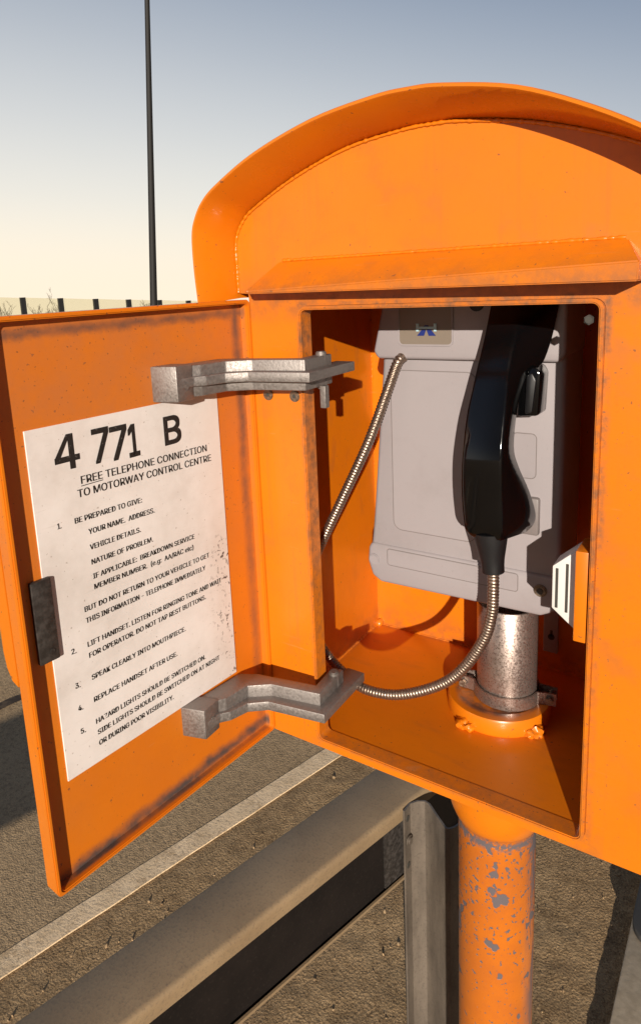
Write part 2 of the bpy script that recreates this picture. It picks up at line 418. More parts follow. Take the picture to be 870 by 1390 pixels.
# --- flange inside, collar and post below
bm = NB()
lathe(bm, [(0.0625, 0.0), (0.0634, 0.002), (0.0634, 0.0195), (0.0622, 0.0215), (0.050, 0.022), (0.046, 0.0205), (0.036, 0.0205)], 0.1645, 0.1635, 56)
for (ang, rr) in ((-112, 0.008), (-104, 0.006), (-30, 0.0075), (-38, 0.005), (170, 0.008), (60, 0.008)):
    tt = bmesh.new(); bmesh.ops.create_icosphere(tt, subdivisions=3, radius=rr)
    c = V((0.1645 + 0.065 * math.cos(R(ang)), 0.1635 + 0.065 * math.sin(R(ang)), 0.004))
    for v in tt.verts:
        v.co = V((v.co.x * 1.15, v.co.y * 1.15, v.co.z * 0.95)) * (1 + 0.55 * noise.noise(v.co * 330 + V((ang, 0, 0)))) + c
    join(bm, tt)
obj('post_flange', bm, M_flange, box, smooth=50)
bm = NB()
lathe(bm, [(0.064, -0.0182), (0.064, -0.118), (0.063, -0.130), (0.060, -0.142), (0.056, -0.152), (0.0525, -0.1575), (0.0508, -0.159), (0.0500, -0.165), (0.0500, -0.6), (0.0500, -1.05)], 0.1635, 0.165, 56)
post = obj('post', bm, M_post, box, smooth=60)

# --- catch on the right of the opening
bm = NB()
bx(bm, 0.287, 0.2985, -0.003, 0.035, 0.207, 0.2965, 0.0012)
obj('catch_bracket', bm, M_or, box)
bm = NB()
prism(bm, [(0.2865, 0.2095), (0.2635, 0.2285), (0.2635, 0.2715), (0.2865, 0.2925)], 0.012, 0.040, 'y', 0.0012, 2, 0)
bx(bm, 0.2666, 0.2692, 0.0115, 0.0135, 0.2295, 0.2700, 0.0003, 1, 1)
bx(bm, 0.2758, 0.2784, 0.0115, 0.0135, 0.2265, 0.2760, 0.0003, 1, 1)
obj('door_catch', bm, [M_white, M_dark], box)

# ------------------------------------------------------------------ door (local axes: x outwards from the hinge edge, y inner face, z up)
HX, PHI, D = -0.0729, R(95.0275), 0.3146
drot = math.atan2(-math.sin(PHI), math.cos(PHI))
ZB, ZD = -0.0177, 0.5322
bm = NB()
ringbar(bm, rrect(0, D, ZB, ZD, 0.006), rrect(0.0045, D - 0.0045, ZB + 0.0045, ZD - 0.0045, 0.004), 0.0, -0.019, 0.0012)
prism(bm, rrect(0.003, D - 0.003, ZB + 0.003, ZD - 0.003, 0.005), -0.0186, -0.012, 'y')
W = Matrix.Translation((HX, 0, 0)) @ Matrix.Rotation(drot, 4, 'Z')
bm.transform(W)
door = obj('door', bm, M_door, box, origin=(HX, 0, 0), rotz=drot, smooth=40)

# --- latch plate on the outer edge
bm = NB(); bx(bm, 0.2785, 0.2985, -0.0122, -0.0065, 0.2165, 0.2965, 0.0012)
disc(bm, V((0.2855, -0.0062, 0.2265)), (0, 1, 0), 0.0026, 0.0012, 14, 0.0004)
obj('latch_plate', bm, M_latch, door, local=True)
# --- vertical grab rail on the outside face
bm = NB()
prism(bm, [(0.3125, 0.198), (0.3125, 0.49), (0.272, 0.49), (0.272, 0.21)], -0.026, -0.0192, 'y', 0.003, 2)
t = bmesh.new()
pts = [V((0.3105, -0.026, 0.196)), V((0.3105, -0.036, 0.199)), V((0.3105, -0.043, 0.210)), V((0.3105, -0.046, 0.226)), V((0.3105, -0.046, 0.36)), V((0.3105, -0.046, 0.478)), V((0.3105, -0.036, 0.489)), V((0.3105, -0.026, 0.492))]
prof = [(p.y, p.z) for p in pts]
v0 = [t.verts.new((0.3075, a, b)) for a, b in prof]; v1 = [t.verts.new((0.3125, a, b)) for a, b in prof]
t.faces.new(v0); t.faces.new(v1[::-1])
for i in range(len(prof)): t.faces.new([v0[i], v0[(i + 1) % len(prof)], v1[(i + 1) % len(prof)], v1[i]])
join(bm, t)
obj('door_handle', bm, M_or, door, local=True)

# --- hinge arms, cast, cranked from the door into the opening
flange_plan = [(-0.098, -0.139), (-0.085, -0.052), (-0.062, -0.041), (0.0125, -0.026), (0.008, 0.020), (0.010, 0.048), (0.034, 0.048), (0.036, -0.049), (-0.034, -0.061), (-0.053, -0.076), (-0.060, -0.098), (-0.068, -0.108), (-0.070, -0.130)]
core_plan = [(-0.098, -0.138), (-0.085, -0.050), (-0.064, -0.039), (0.0095, -0.024), (0.006, 0.018), (0.021, 0.020), (0.023, -0.037), (-0.037, -0.049), (-0.060, -0.066), (-0.066, -0.098), (-0.0715, -0.106), (-0.0725, -0.131)]
block = [(-0.098, -0.1395), (-0.0945, -0.112), (-0.0705, -0.106), (-0.0695, -0.131)]
def arm(z0, z1, zf0, zf1, pin, zb0, zb1):
    bm = NB()
    prism(bm, core_plan, z0, z1, 'z', 0.0012)
    prism(bm, flange_plan, zf0, zf1, 'z', 0.0010)
    prism(bm, block, zb0, zb1, 'z', 0.0015)
    if pin: bx(bm, 0.024, 0.031, -0.012, -0.004, pin, z0 + 0.002, 0.0008)
    disc(bm, V((-0.0715, -0.117, (z0 + z1) / 2 - 0.004)), (1, -0.15, 0), 0.004, 0.005, 12, 0.001)
    disc(bm, V((0.016, 0.006, (z0 + z1) / 2)), (0, 0, 1), 0.006, z1 - z0 + 0.008, 14, 0.001)
    return obj('hinge_arm', bm, M_cast, door, smooth=30)
arm(0.4365, 0.4695, 0.4475, 0.4580, 0.414, 0.4345, 0.4715)
arm(0.060, 0.0845, 0.058, 0.0695, None, 0.050, 0.0860)

# --- the printed notice on the door (one mesh: sheet and lettering)
m = Mat('notice enamel', 0.42)
c = m.coord(); x, y, z = m.xyz(c)
base = m.mix(m.step(m.noise(c, 10, 6, 0.7), 0.35, 0.75), (0.80, 0.755, 0.725), (0.65, 0.60, 0.56))
edge = m.step(x, 0.105, 0.058); lowr = m.math('MULTIPLY', m.step(z, 0.30, 0.24), m.step(z, 0.07, 0.11, 0.4, 1))
sp = m.math('MULTIPLY', m.step(m.noise(c, 190, 3, 0.55), 0.56, 0.60), m.math('MULTIPLY', m.step(m.noise(c, 42, 3, 0.5), 0.42, 0.6), m.math('MULTIPLY', m.math('POWER', edge, 2.0), lowr)))
scr = m.math('MULTIPLY', m.step(m.noise(m.scale(c, (30, 30, 300)), 1.0, 4, 0.7, 0.6), 0.62, 0.72), 0.3)
sc2 = m.math('MULTIPLY', m.step(m.noise(c, 280, 2, 0.4), 0.70, 0.73), 0.5)
col = m.mix(scr, base, (0.55, 0.48, 0.42)); col = m.mix(sc2, col, (0.25, 0.18, 0.13)); col = m.mix(m.math('MULTIPLY', edge, 0.25), col, (0.5, 0.42, 0.35)); col = m.mix(sp, col, (0.035, 0.022, 0.018))
m.set('Base Color', col); m.bump(m.noise(c, 60, 3, 0.5), 0.08, 0.001); M_notice = m.m
m = Mat('black lettering', 0.5); c = m.coord(); w = m.noise(c, 420, 3, 0.6)
m.set('Base Color', m.mix(m.step(w, 0.62, 0.75, 0, 0.5), (0.016, 0.015, 0.014), (0.3, 0.27, 0.24))); M_ink = m.m
try:
    import os
    FONT = bpy.data.fonts.load(os.path.join(bpy.utils.system_resource('DATAFILES'), 'fonts', 'Inter.woff2'))
except Exception:
    FONT = None
def text_bm(s):
    cu = bpy.data.curves.new('t', 'FONT'); cu.body = s; cu.size = 1.0
    if FONT: cu.font = FONT
    cu.resolution_u = 4
    o = bpy.data.objects.new('t', cu); COL.objects.link(o)
    bpy.context.view_layer.update()
    me = bpy.data.meshes.new_from_object(o.evaluated_get(bpy.context.evaluated_depsgraph_get()))
    t = bmesh.new(); t.from_mesh(me)
    bpy.data.objects.remove(o); bpy.data.curves.remove(cu); bpy.data.meshes.remove(me)
    return t
_h = text_bm('H'); CAP = max(v.co.y for v in _h.verts); _h.free()
YT = -0.0104
def text_line(bm, s, s0, s1, zc, cap, bold=0.012, z1=None, mi=1):
    """lettering from s0 (left) to s1 (right) on the door; reading direction is -x"""
    z1 = zc if z1 is None else z1
    sh = [(0, 0)] if not bold else [(dx * bold, dz * bold) for dx in (-1, 0, 1) for dz in ((-1, 0, 1) if bold > 0.0005 else (0,))]
    proto = text_bm(s)
    xs = [v.co.x for v in proto.verts]; a, b = min(xs), max(xs)
    s0 -= bold; s1 += bold
    for i, (dx, dz) in enumerate(sh):
        t = proto.copy()
        for v in t.verts:
            u = (v.co.x - a) / (b - a)
            v.co = V((s0 + (s1 - s0) * u + dx, YT + i * 0.00003, zc + (z1 - zc) * u + v.co.y * cap / CAP + dz))
        for f in t.faces: f.normal_update()
        bmesh.ops.reverse_faces(t, faces=[f for f in t.faces if f.normal.y < 0])
        join(bm, t, mi)
    proto.free()
bm = NB()
bx(bm, 0.0520, 0.2845, -0.0122, -0.0107, 0.0860, 0.4325, 0.0004, 1, 0)
LINES = [('FREE TELEPHONE CONNECTION', 0.2346, 0.0737, 0.3723, 0.3687, 0.0075), ('TO MOTORWAY CONTROL CENTRE', 0.2397, 0.0682, 0.3602, 0.3564, 0.0075),
 ('1.', 0.2640, 0.2598, 0.3366, 0.3366, 0.0054), ('BE PREPARED TO GIVE:', 0.2459, 0.1674, 0.3364, 0.3354, 0.0054), ('YOUR NAME.  ADDRESS.', 0.2328, 0.1529, 0.3216, 0.3202, 0.0054),
 ('VEHICLE DETAILS.', 0.2331, 0.1725, 0.306, 0.3051, 0.0054), ('NATURE OF PROBLEM.', 0.2332, 0.1583, 0.291, 0.29, 0.0054), ('IF APPLICABLE:  BREAKDOWN SERVICE', 0.2333, 0.1017, 0.2763, 0.2747, 0.0054),
 ('MEMBER NUMBER.  (e.g:  AA/RAC etc)', 0.2332, 0.1044, 0.2655, 0.2628, 0.0054), ('BUT DO NOT RETURN TO YOUR VEHICLE TO GET', 0.2464, 0.082, 0.247, 0.2459, 0.0054),
 ('THIS INFORMATION - TELEPHONE IMMEDIATELY', 0.2464, 0.0892, 0.2353, 0.233, 0.0054), ('2.', 0.2653, 0.2599, 0.2114, 0.2108, 0.0054), ('LIFT HANDSET. LISTEN FOR RINGING TONE AND WAIT', 0.2475, 0.0664, 0.2109, 0.2094, 0.0054),
 ('FOR OPERATOR. DO NOT TAP REST BUTTONS.', 0.2472, 0.0923, 0.1991, 0.1985, 0.0054), ('3.', 0.2657, 0.2598, 0.1755, 0.1747, 0.0054), ('SPEAK CLEARLY INTO MOUTHPIECE.', 0.2472, 0.1254, 0.1754, 0.1737, 0.0054),
 ('4.', 0.2654, 0.2599, 0.1516, 0.1508, 0.0054), ('REPLACE HANDSET AFTER USE.', 0.2476, 0.1398, 0.1514, 0.1502, 0.0054), ('5.', 0.2657, 0.2601, 0.1268, 0.126, 0.0054), ('HAZARD LIGHTS SHOULD BE SWITCHED ON.', 0.2481, 0.0999, 0.1276, 0.1271, 0.0054),
 ('SIDE LIGHTS SHOULD BE SWITCHED ON AT NIGHT', 0.2476, 0.0784, 0.1153, 0.116, 0.0054), ('OR DURING POOR VISIBILITY.', 0.2475, 0.1504, 0.1033, 0.1028, 0.0054)]
for s, a, b, z0, z1, cap in LINES:
    text_line(bm, s, a, b, z0, cap, 0.0003 if cap < 0.007 else 0.0003, z1)
for s, a, b, z0, cap in (('7', 0.2185, 0.1992, 0.3875, 0.0332), ('7', 0.1985, 0.1780, 0.3858, 0.0332), ('1', 0.1775, 0.1640, 0.3845, 0.0328), ('B', 0.1318, 0.1085, 0.3870, 0.0300)):
    text_line(bm, s, a, b, z0 + 0.0008, cap - 0.0010, 0.0009)
def fig(pts, y): prism(bm, [(0.2588 + (0.2328 - 0.2588) * u, 0.3890 + 0.0332 * v) for u, v in pts], YT - 0.0002, YT + y, 'y', 0, 1, 1)
fig([(0.58, 0), (0.80, 0), (0.80, 1), (0.58, 1)], 0.0)
fig([(0.0, 0.22), (1.0, 0.22), (1.0, 0.39), (0.0, 0.39)], 0.00004)
fig([(0.0, 0.36), (0.22, 0.36), (0.70, 1.0), (0.54, 1.0)], 0.00008)
bx(bm, 0.2105, 0.2348, YT - 0.0002, YT, 0.3700, 0.3707, 0, 1, 1)
obj('notice', bm, [M_notice, M_ink], door, local=True, smooth=0)

# ================================================================== cable conduit standing inside
con = empty('cable_conduit', (0.174, 0.166, 0.0206), 'short silver steel pipe standing on the round orange flange below the phone', 'pipe')
bm = NB(); lathe(bm, [(0.0335, 0.0206), (0.0368, 0.0206), (0.0368, 0.1465), (0.0360, 0.1475), (0.0342, 0.1475), (0.0335, 0.1465), (0.0335, 0.0206)], 0.174, 0.166, 48, cap=False)
lathe(bm, [(0.033, 0.06), (0.0005, 0.06)], 0.174, 0.166, 32, cap=False, mi=1)
obj('tube', bm, [M_galv, M_dark], con, smooth=50)
bm = NB()
t = bmesh.new(); L = []
ca, sa = math.cos(R(8)), math.sin(R(8))
path = []
for k in range(13):
    a = R(180 + 180 * k / 12); path.append((0.0385 * math.cos(a), 0.0385 * math.sin(a)))
path = [(-0.058, -0.006), (-0.046, -0.007)] + path[1:-1] + [(0.046, -0.007), (0.060, -0.006)]
pth = [V((0.174 + p[0] * ca - p[1] * sa, 0.166 + p[0] * sa + p[1] * ca, 0)) for p in path]
def strap(bm, pth, z0, z1, th):
    t = bmesh.new(); n = len(pth); rows = []
    for i, p in enumerate(pth):
        d = (pth[min(i + 1, n - 1)] - pth[max(i - 1, 0)]).normalized(); o = V((d.y, -d.x, 0)) * th
        rows.append([t.verts.new(p + V((0, 0, z0))), t.verts.new(p + V((0, 0, z1))), t.verts.new(p + o + V((0, 0, z1))), t.verts.new(p + o + V((0, 0, z0)))])
    for a, b in zip(rows, rows[1:]):
        for k in range(4): t.faces.new([a[k], a[(k + 1) % 4], b[(k + 1) % 4], b[k]])
    t.faces.new(rows[0]); t.faces.new(rows[-1][::-1]); bmesh.ops.recalc_face_normals(t, faces=t.faces); join(bm, t)
strap(bm, pth, 0.022, 0.038, 0.0025)
back = [V((2 * 0.174 - p.x, 2 * 0.166 - p.y, 0)) for p in pth][::-1]
back = [V((0.174 + p[0] * ca + p[1] * sa, 0.166 + p[0] * sa - p[1] * ca, 0)) for p in [(q[0], q[1] ) for q in path]]
strap(bm, back[::-1], 0.022, 0.038, 0.0025)
clamp = obj('pipe_clamp', bm, M_galv, con, smooth=40)
for s in (-1, 1):
    bm = NB(); p = V((0.174 + s * 0.053 * ca, 0.166 + s * 0.053 * sa, 0.030)); ax = V((sa, -ca, 0))
    disc(bm, p + ax * 0.002, ax, 0.0032, 0.026, 12); disc(bm, p + ax * 0.0125, ax, 0.0048, 0.004, 6)
    obj('bolt', bm, M_screw, clamp)

# ================================================================== telephone unit
tel = empty('telephone', (0.13, 0.20, 0.161), 'pale grey weatherproof wall telephone mounted inside the orange cabinet', 'telephone')
bm = NB()
prism(bm, [(0.0085, 0.212), (0.0065, 0.185), (0.012, 0.169), (0.023, 0.1615), (0.225, 0.1635), (0.240, 0.172), (0.2455, 0.19), (0.2455, 0.53), (0.040, 0.53), (0.031, 0.45), (0.0125, 0.245)], 0.121, 0.205, 'y', 0.006, 3)
prism(bm, [(0.0240, 0.462), (0.0300, 0.4535), (0.2405, 0.4535), (0.2475, 0.462), (0.2475, 0.532), (0.041, 0.532)], 0.1105, 0.20, 'y', 0.004, 3)
prism(bm, [(0.0060, 0.206), (0.0042, 0.186), (0.0105, 0.167), (0.0225, 0.1595), (0.2255, 0.1615), (0.2415, 0.170), (0.2475, 0.189), (0.2475, 0.2075), (0.2405, 0.2125), (0.0105, 0.2125)], 0.1180, 0.20, 'y', 0.004, 3)
housing = obj('housing', bm, M_grey, tel, smooth=35)
def panel(x0, x1, z0, z1, y, r=0.012, name='raised_panel', mats=None):
    bm = NB(); o = rrect(x0, x1, z0, z1, r); i = rrect(x0 + 0.001, x1 - 0.001, z0 + 0.001, z1 - 0.001, r - 0.001)
    ringbar(bm, o, i, y - 0.0003, y + 0.004, 0, 1)
    prism(bm, i, y - 0.0008, y + 0.004, 'y', 0.0003, 1, 0)
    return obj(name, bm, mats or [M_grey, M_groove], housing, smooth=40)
panel(0.0415, 0.150, 0.235, 0.4395, 0.121)
panel(0.190, 0.2175, 0.322, 0.374, 0.121, 0.006)
panel(0.033, 0.2005, 0.1855, 0.2085, 0.118, 0.004)
# badge with the blue motorway symbol
bm = NB()
ringbar(bm, rrect(0.0585, 0.1265, 0.4695, 0.522, 0.006), rrect(0.0605, 0.1245, 0.4715, 0.520, 0.0045), 0.1085, 0.114, 0.0006)
prism(bm, rrect(0.0605, 0.1245, 0.4715, 0.520, 0.0045), 0.1098, 0.114, 'y', 0, 1, 1)
def flatp(bm, pts, mi, y): prism(bm, pts, y, y + 0.0012, 'y', 0, 1, mi)
cx, cz, k = 0.0942, 0.4815, 0.00092
def E(pts): return [(cx + a * k, cz + b * k) for a, b in pts]
flatp(bm, E([(-12.5, 0), (-3.2, 0), (-1.1, 5.5), (-0.7, 8), (-5.5, 8)]), 2, 0.1091)
flatp(bm, E([(12.5, 0), (3.2, 0), (1.1, 5.5), (0.7, 8), (5.5, 8)]), 2, 0.1091)
flatp(bm, E([(-4.2, 9.9), (4.2, 9.9), (2.2, 13), (-2.2, 13)]), 2, 0.1091)
flatp(bm, E([(-13.5, 5.5), (-10, 5.5), (-10, 8.3), (10, 8.3), (10, 5.5), (13.5, 5.5), (13.5, 15), (10, 15), (10, 11.2), (-10, 11.2), (-10, 15), (-13.5, 15)]), 3, 0.1087)
obj('badge', bm, [M_grey, M_badge, M_blue, M_pale], housing, smooth=0)
for (x, z, sz) in ((0.015, 0.1905, 0.0072), (0.2255, 0.1935, 0.0072)):
    bm = NB(); disc(bm, V((x, 0.1172, z)), (0, -1, 0), sz, 0.004, 22, 0.0012)
    if x > 0.1: disc(bm, V((x, 0.1148, z)), (0, -1, 0), 0.0036, 0.0016, 14, mi=1)
    obj('screw', bm, [M_grey if x < 0.1 else M_screw, M_dark], tel)
bm = NB(); disc(bm, V((0.153, 0.1100, 0.5165)), (0, -1, 0), 0.0085, 0.003, 20, 0.0008)
obj('button', bm, M_rubber, tel)
# cradle: hook prong behind the earpiece and the shaded cup behind the mouthpiece
bm = NB()
prism(bm, [(0.205, 0.398), (0.2265, 0.400), (0.2285, 0.444), (0.2235, 0.452), (0.206, 0.449)], 0.088, 0.122, 'y', 0.003, 2)
prism(bm, [(0.2135, 0.402), (0.2215, 0.404), (0.2250, 0.438), (0.221, 0.446), (0.2150, 0.443)], 0.084, 0.094, 'y', 0.002, 2, 1)
obj('cradle_hook', bm, [M_black, M_rubber], tel)
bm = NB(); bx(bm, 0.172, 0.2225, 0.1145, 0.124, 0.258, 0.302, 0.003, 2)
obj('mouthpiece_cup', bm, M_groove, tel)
bm = NB(); bx(bm, 0.070, 0.098, 0.158, 0.176, 0.1535, 0.163, 0.0008, 1)
obj('yellow_tag', bm, M_yellow, tel)
bm = NB()
prism(bm, [(0.189, 0.028), (0.2085, 0.028), (0.2085, 0.45), (0.189, 0.45)], 0.2785, 0.2845, 'y', 0.001, 1)
bx(bm, 0.06, 0.2085, 0.2045, 0.2785, 0.20, 0.44, 0.001, 1)
disc(bm, V((0.2, 0.2783, 0.052)), (0, -1, 0), 0.0045, 0.001, 14, mi=1); bx(bm, 0.1985, 0.2015, 0.2778, 0.2788, 0.052, 0.062, 0, 1, 1)
obj('mounting_bracket', bm, [M_grey, M_dark], tel)

# ================================================================== handset with armoured cord
hs = empty('telephone_handset', (0.188, 0.075, 0.28), 'glossy black telephone handset hanging on the grey phone, ribbed steel cord looping below it', 'handset')
KL = [(0.1775, 0.100, 0.545), (0.1751, 0.085, 0.5096), (0.1735, 0.073, 0.4815), (0.1702, 0.062, 0.4535), (0.1695, 0.0575, 0.4440), (0.1688, 0.053, 0.4339), (0.1666, 0.042, 0.4063), (0.1662, 0.0318, 0.3740), (0.1659, 0.0288, 0.3510), (0.1657, 0.0295, 0.3248), (0.1668, 0.031, 0.3006), (0.1684, 0.033, 0.2855), (0.1730, 0.038, 0.2756)]
KR = [(0.2065, 0.100, 0.545), (0.2057, 0.085, 0.509), (0.2053, 0.073, 0.4816), (0.2046, 0.062, 0.4545), (0.2053, 0.0575, 0.4450), (0.2061, 0.053, 0.4356), (0.2080, 0.042, 0.4091), (0.2088, 0.0318, 0.3775), (0.2087, 0.0288, 0.3560), (0.2087, 0.0295, 0.3307), (0.2087, 0.031, 0.3071), (0.2082, 0.033, 0.2891), (0.2060, 0.038, 0.2765)]
KB = [(0.2480, 0.112, 0.545), (0.2406, 0.108, 0.507), (0.2355, 0.106, 0.4787), (0.2280, 0.101, 0.4539), (0.2180, 0.090, 0.4450), (0.2140, 0.080, 0.4319), (0.2105, 0.074, 0.408), (0.2088, 0.070, 0.3704), (0.2127, 0.075, 0.3482), (0.2196, 0.090, 0.3192), (0.2234, 0.1035, 0.2900), (0.2215, 0.1035, 0.2765), (0.2140, 0.099, 0.2668)]
def dense(K): return catmull(K, 4)
KL, KR, KB = dense(KL), dense(KR), dense(KB)
bm = NB(); t = bmesh.new(); rows = []
for a_, b_, c_ in zip(KL, KR, KB):
    q = [a_, b_, c_, V((a_.x + 0.005, c_.y + 0.001, c_.z))]
    ring = []
    for i in range(4):
        p, a, b = q[i], q[i - 1], q[(i + 1) % 4]
        r = 0.0035; da, db = (a - p).normalized(), (b - p).normalized()
        for u in (0, 0.5, 1):
            ring.append(p + da * r * (1 - u) ** 2 + db * r * u ** 2)
    rows.append([t.verts.new(p) for p in ring])
for a, b in zip(rows, rows[1:]):
    for k in range(12): t.faces.new([a[k], a[(k + 1) % 12], b[(k + 1) % 12], b[k]])
t.faces.new(rows[0]); t.faces.new(rows[-1][::-1]); bmesh.ops.recalc_face_normals(t, faces=t.faces)
bmesh.ops.bevel(t, geom=[e for e in t.edges if any(len(f.verts) > 4 for f in e.link_faces)], offset=0.0015, segments=2, affect='EDGES')
join(bm, t)
obj('grip', bm, M_black, hs, smooth=62)
bm = NB(); P0, P1 = V((0.190, 0.051, 0.281)), V((0.1935, 0.051, 0.236))
tube(bm, [P0.lerp(P1, k / 6) for k in range(7)], lambda i: [0.0185, 0.0172, 0.0158, 0.0143, 0.0128, 0.0120, 0.0118][i], 24)
obj('strain_relief', bm, M_rubber, hs, smooth=50)
cpts = [(0.1935, 0.051, 0.240), (0.1935, 0.0515, 0.212), (0.1915, 0.053, 0.185), (0.182, 0.055, 0.151), (0.157, 0.056, 0.107), (0.127, 0.053, 0.078), (0.0815, 0.046, 0.056), (0.041, 0.044, 0.0500), (0.014, 0.050, 0.053), (-0.024, 0.058, 0.070), (-0.054, 0.060, 0.110), (-0.060, 0.060, 0.160), (-0.0330, 0.062, 0.218), (-0.002, 0.070, 0.284), (0.0305, 0.081, 0.356), (0.050, 0.096, 0.418), (0.0590, 0.106, 0.450), (0.062, 0.118, 0.4565)]
P = resample(catmull(cpts, 12), 0.0009)
bm = NB(); tube(bm, P, lambda i: 0.0060 + 0.0005 * math.cos(i * 0.0009 / 0.0038 * 2 * math.pi), 14)
obj('armoured_cord', bm, M_cord, hs, smooth=80)

# ================================================================== crash barrier (runs away behind the post)
RN, RD = V((0.965, -0.262, 0)), V((0.262, 0.965, 0))
def rp(off, a, z): return RN * off + RD * a + V((0, 0, z))
def sweep(bm, prof, a0, a1, closed=False, mi=0, n=1):
    t = bmesh.new(); rows = [[t.verts.new(rp(o, a0 + (a1 - a0) * k / n, z)) for o, z in prof] for k in range(n + 1)]
    N = len(prof)
    for A_, B_ in zip(rows, rows[1:]):
        for i in range(N if closed else N - 1): t.faces.new([A_[i], A_[(i + 1) % N], B_[(i + 1) % N], B_[i]])
    if closed: t.faces.new(rows[0][::-1]); t.faces.new(rows[-1])
    bmesh.ops.recalc_face_normals(t, faces=t.faces); join(bm, t, mi)
m = Mat('dusty galvanised barrier', 0.62, metal=0.15)
c = m.coord(); n1 = m.noise(c, 6, 6, 0.65); n2 = m.noise(c, 240, 3, 0.6)
col = m.mix(m.step(n1, 0.3, 0.75), (0.36, 0.255, 0.145), (0.26, 0.18, 0.10)); col = m.mix(m.step(n2, 0.5, 0.72, 0, 0.4), col, (0.12, 0.095, 0.07))
m.set('Base Color', col); m.bump(n2, 0.25, 0.001); M_rail = m.m
m = Mat('near-black recess shade', 0.8, spec=0.1)  # near-black colour stands for the deep shade inside the rail's recess
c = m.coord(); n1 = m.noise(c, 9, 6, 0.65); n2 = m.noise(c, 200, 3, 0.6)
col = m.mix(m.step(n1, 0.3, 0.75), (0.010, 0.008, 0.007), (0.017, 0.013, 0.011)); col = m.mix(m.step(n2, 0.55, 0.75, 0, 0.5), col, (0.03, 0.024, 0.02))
m.set('Base Color', col); M_recess_shade = m.m
bar = empty('crash_barrier', rp(-0.21, 0.36, -1.0), 'dusty grey steel crash barrier rail on posts running behind the orange post', 'barrier')
bm = NB()
sweep(bm, [(-0.166, -0.431), (-0.1630, -0.410), (-0.1636, -0.4035), (-0.1665, -0.4002), (-0.171, -0.399), (-0.262, -0.399), (-0.2655, -0.401), (-0.267, -0.406), (-0.267, -0.558), (-0.262, -0.566), (-0.178, -0.566), (-0.168, -0.563), (-0.165, -0.553), (-0.169, -0.553), (-0.171, -0.559), (-0.178, -0.562), (-0.262, -0.562), (-0.263, -0.556), (-0.263, -0.406), (-0.260, -0.403), (-0.178, -0.403), (-0.172, -0.405), (-0.168, -0.409), (-0.167, -0.414), (-0.170, -0.431)], -3.4, 14, True, 0, 6)
rail = obj('rail', bm, M_rail, bar, smooth=40)
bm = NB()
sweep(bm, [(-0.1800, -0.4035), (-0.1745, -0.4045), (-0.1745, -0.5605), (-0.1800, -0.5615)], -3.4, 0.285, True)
obj('recess_shade_plate', bm, M_recess_shade, bar)  # plate added behind the lip to paint the recess as shaded
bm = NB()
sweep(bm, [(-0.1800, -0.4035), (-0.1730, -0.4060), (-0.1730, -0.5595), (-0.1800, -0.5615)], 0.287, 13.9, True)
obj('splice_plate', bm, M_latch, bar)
m = Mat('dull galvanised post', 0.55, metal=0.35)
c = m.coord(); n1 = m.noise(m.scale(c, (1, 1, 0.25)), 26, 6, 0.65); n2 = m.noise(c, 200, 3, 0.6)
col = m.mix(m.step(n1, 0.3, 0.75), (0.20, 0.165, 0.13), (0.105, 0.086, 0.068)); col = m.mix(m.step(n2, 0.5, 0.75, 0, 0.4), col, (0.05, 0.042, 0.035))
m.set('Base Color', col); m.bump(n2, 0.2, 0.001); M_bpost = m.m
plan = [(-0.0745, 0.356), (-0.0735, 0.378), (-0.064, 0.391), (-0.053, 0.397), (-0.045, 0.395), (-0.028, 0.381), (-0.004, 0.362), (0.004, 0.357), (0.011, 0.360), (0.018, 0.370), (0.0235, 0.388)]
def barrier_post(shift):
    bm = NB(); P = [V((a, b, 0)) + RD * shift + RN * 0.009 for a, b in plan]
    t = bmesh.new(); rows = []; n = len(P)
    for i, p in enumerate(P):
        d = (P[min(i + 1, n - 1)] - P[max(i - 1, 0)]).normalized(); o = V((-d.y, d.x, 0)) * 0.0035
        rows.append([t.verts.new(p + V((0, 0, -1.05))), t.verts.new(p + V((0, 0, -0.402))), t.verts.new(p + o + V((0, 0, -0.402))), t.verts.new(p + o + V((0, 0, -1.05)))])
    for a, b in zip(rows, rows[1:]):
        for k in range(4): t.faces.new([a[k], a[(k + 1) % 4], b[(k + 1) % 4], b[k]])
    t.faces.new(rows[0]); t.faces.new(rows[-1][::-1]); bmesh.ops.recalc_face_normals(t, faces=t.faces); join(bm, t)
    pp = obj('barrier_post', bm, M_bpost, bar, smooth=30)
    d0 = (P[1] - P[0]).normalized(); nrm = V((d0.y, -d0.x, 0))
    for (fx, z, rr) in ((0.5, -0.470, 0.0095), ):
        bm = NB(); disc(bm, P[0].lerp(P[1], fx) + nrm * 0.003 + V((0, 0, z)), nrm, rr, 0.008, 16, 0.003)
        obj('bolt', bm, M_bpost, pp)
    for (fx, z) in ((0.5, -0.425), (0.5, -0.525)):
        bm = NB(); disc(bm, P[0].lerp(P[1], fx) + nrm * 0.0004 + V((0, 0, z)), nrm, 0.006, 0.001, 14)
        obj('bolt_hole', bm, M_dark, pp)
    d1 = (P[-1] - P[-2]).normalized(); n1_ = V((d1.y, -d1.x, 0))
    for z in (-0.435, -0.505, -0.575, -0.66):
        bm = NB(); disc(bm, P[-1].lerp(P[-2], 0.5) + n1_ * 0.0004 + V((0, 0, z)), n1_, 0.0055, 0.001, 14)
        obj('bolt_hole', bm, M_dark, pp)
for s in (0, 2.4, 4.8): barrier_post(s)

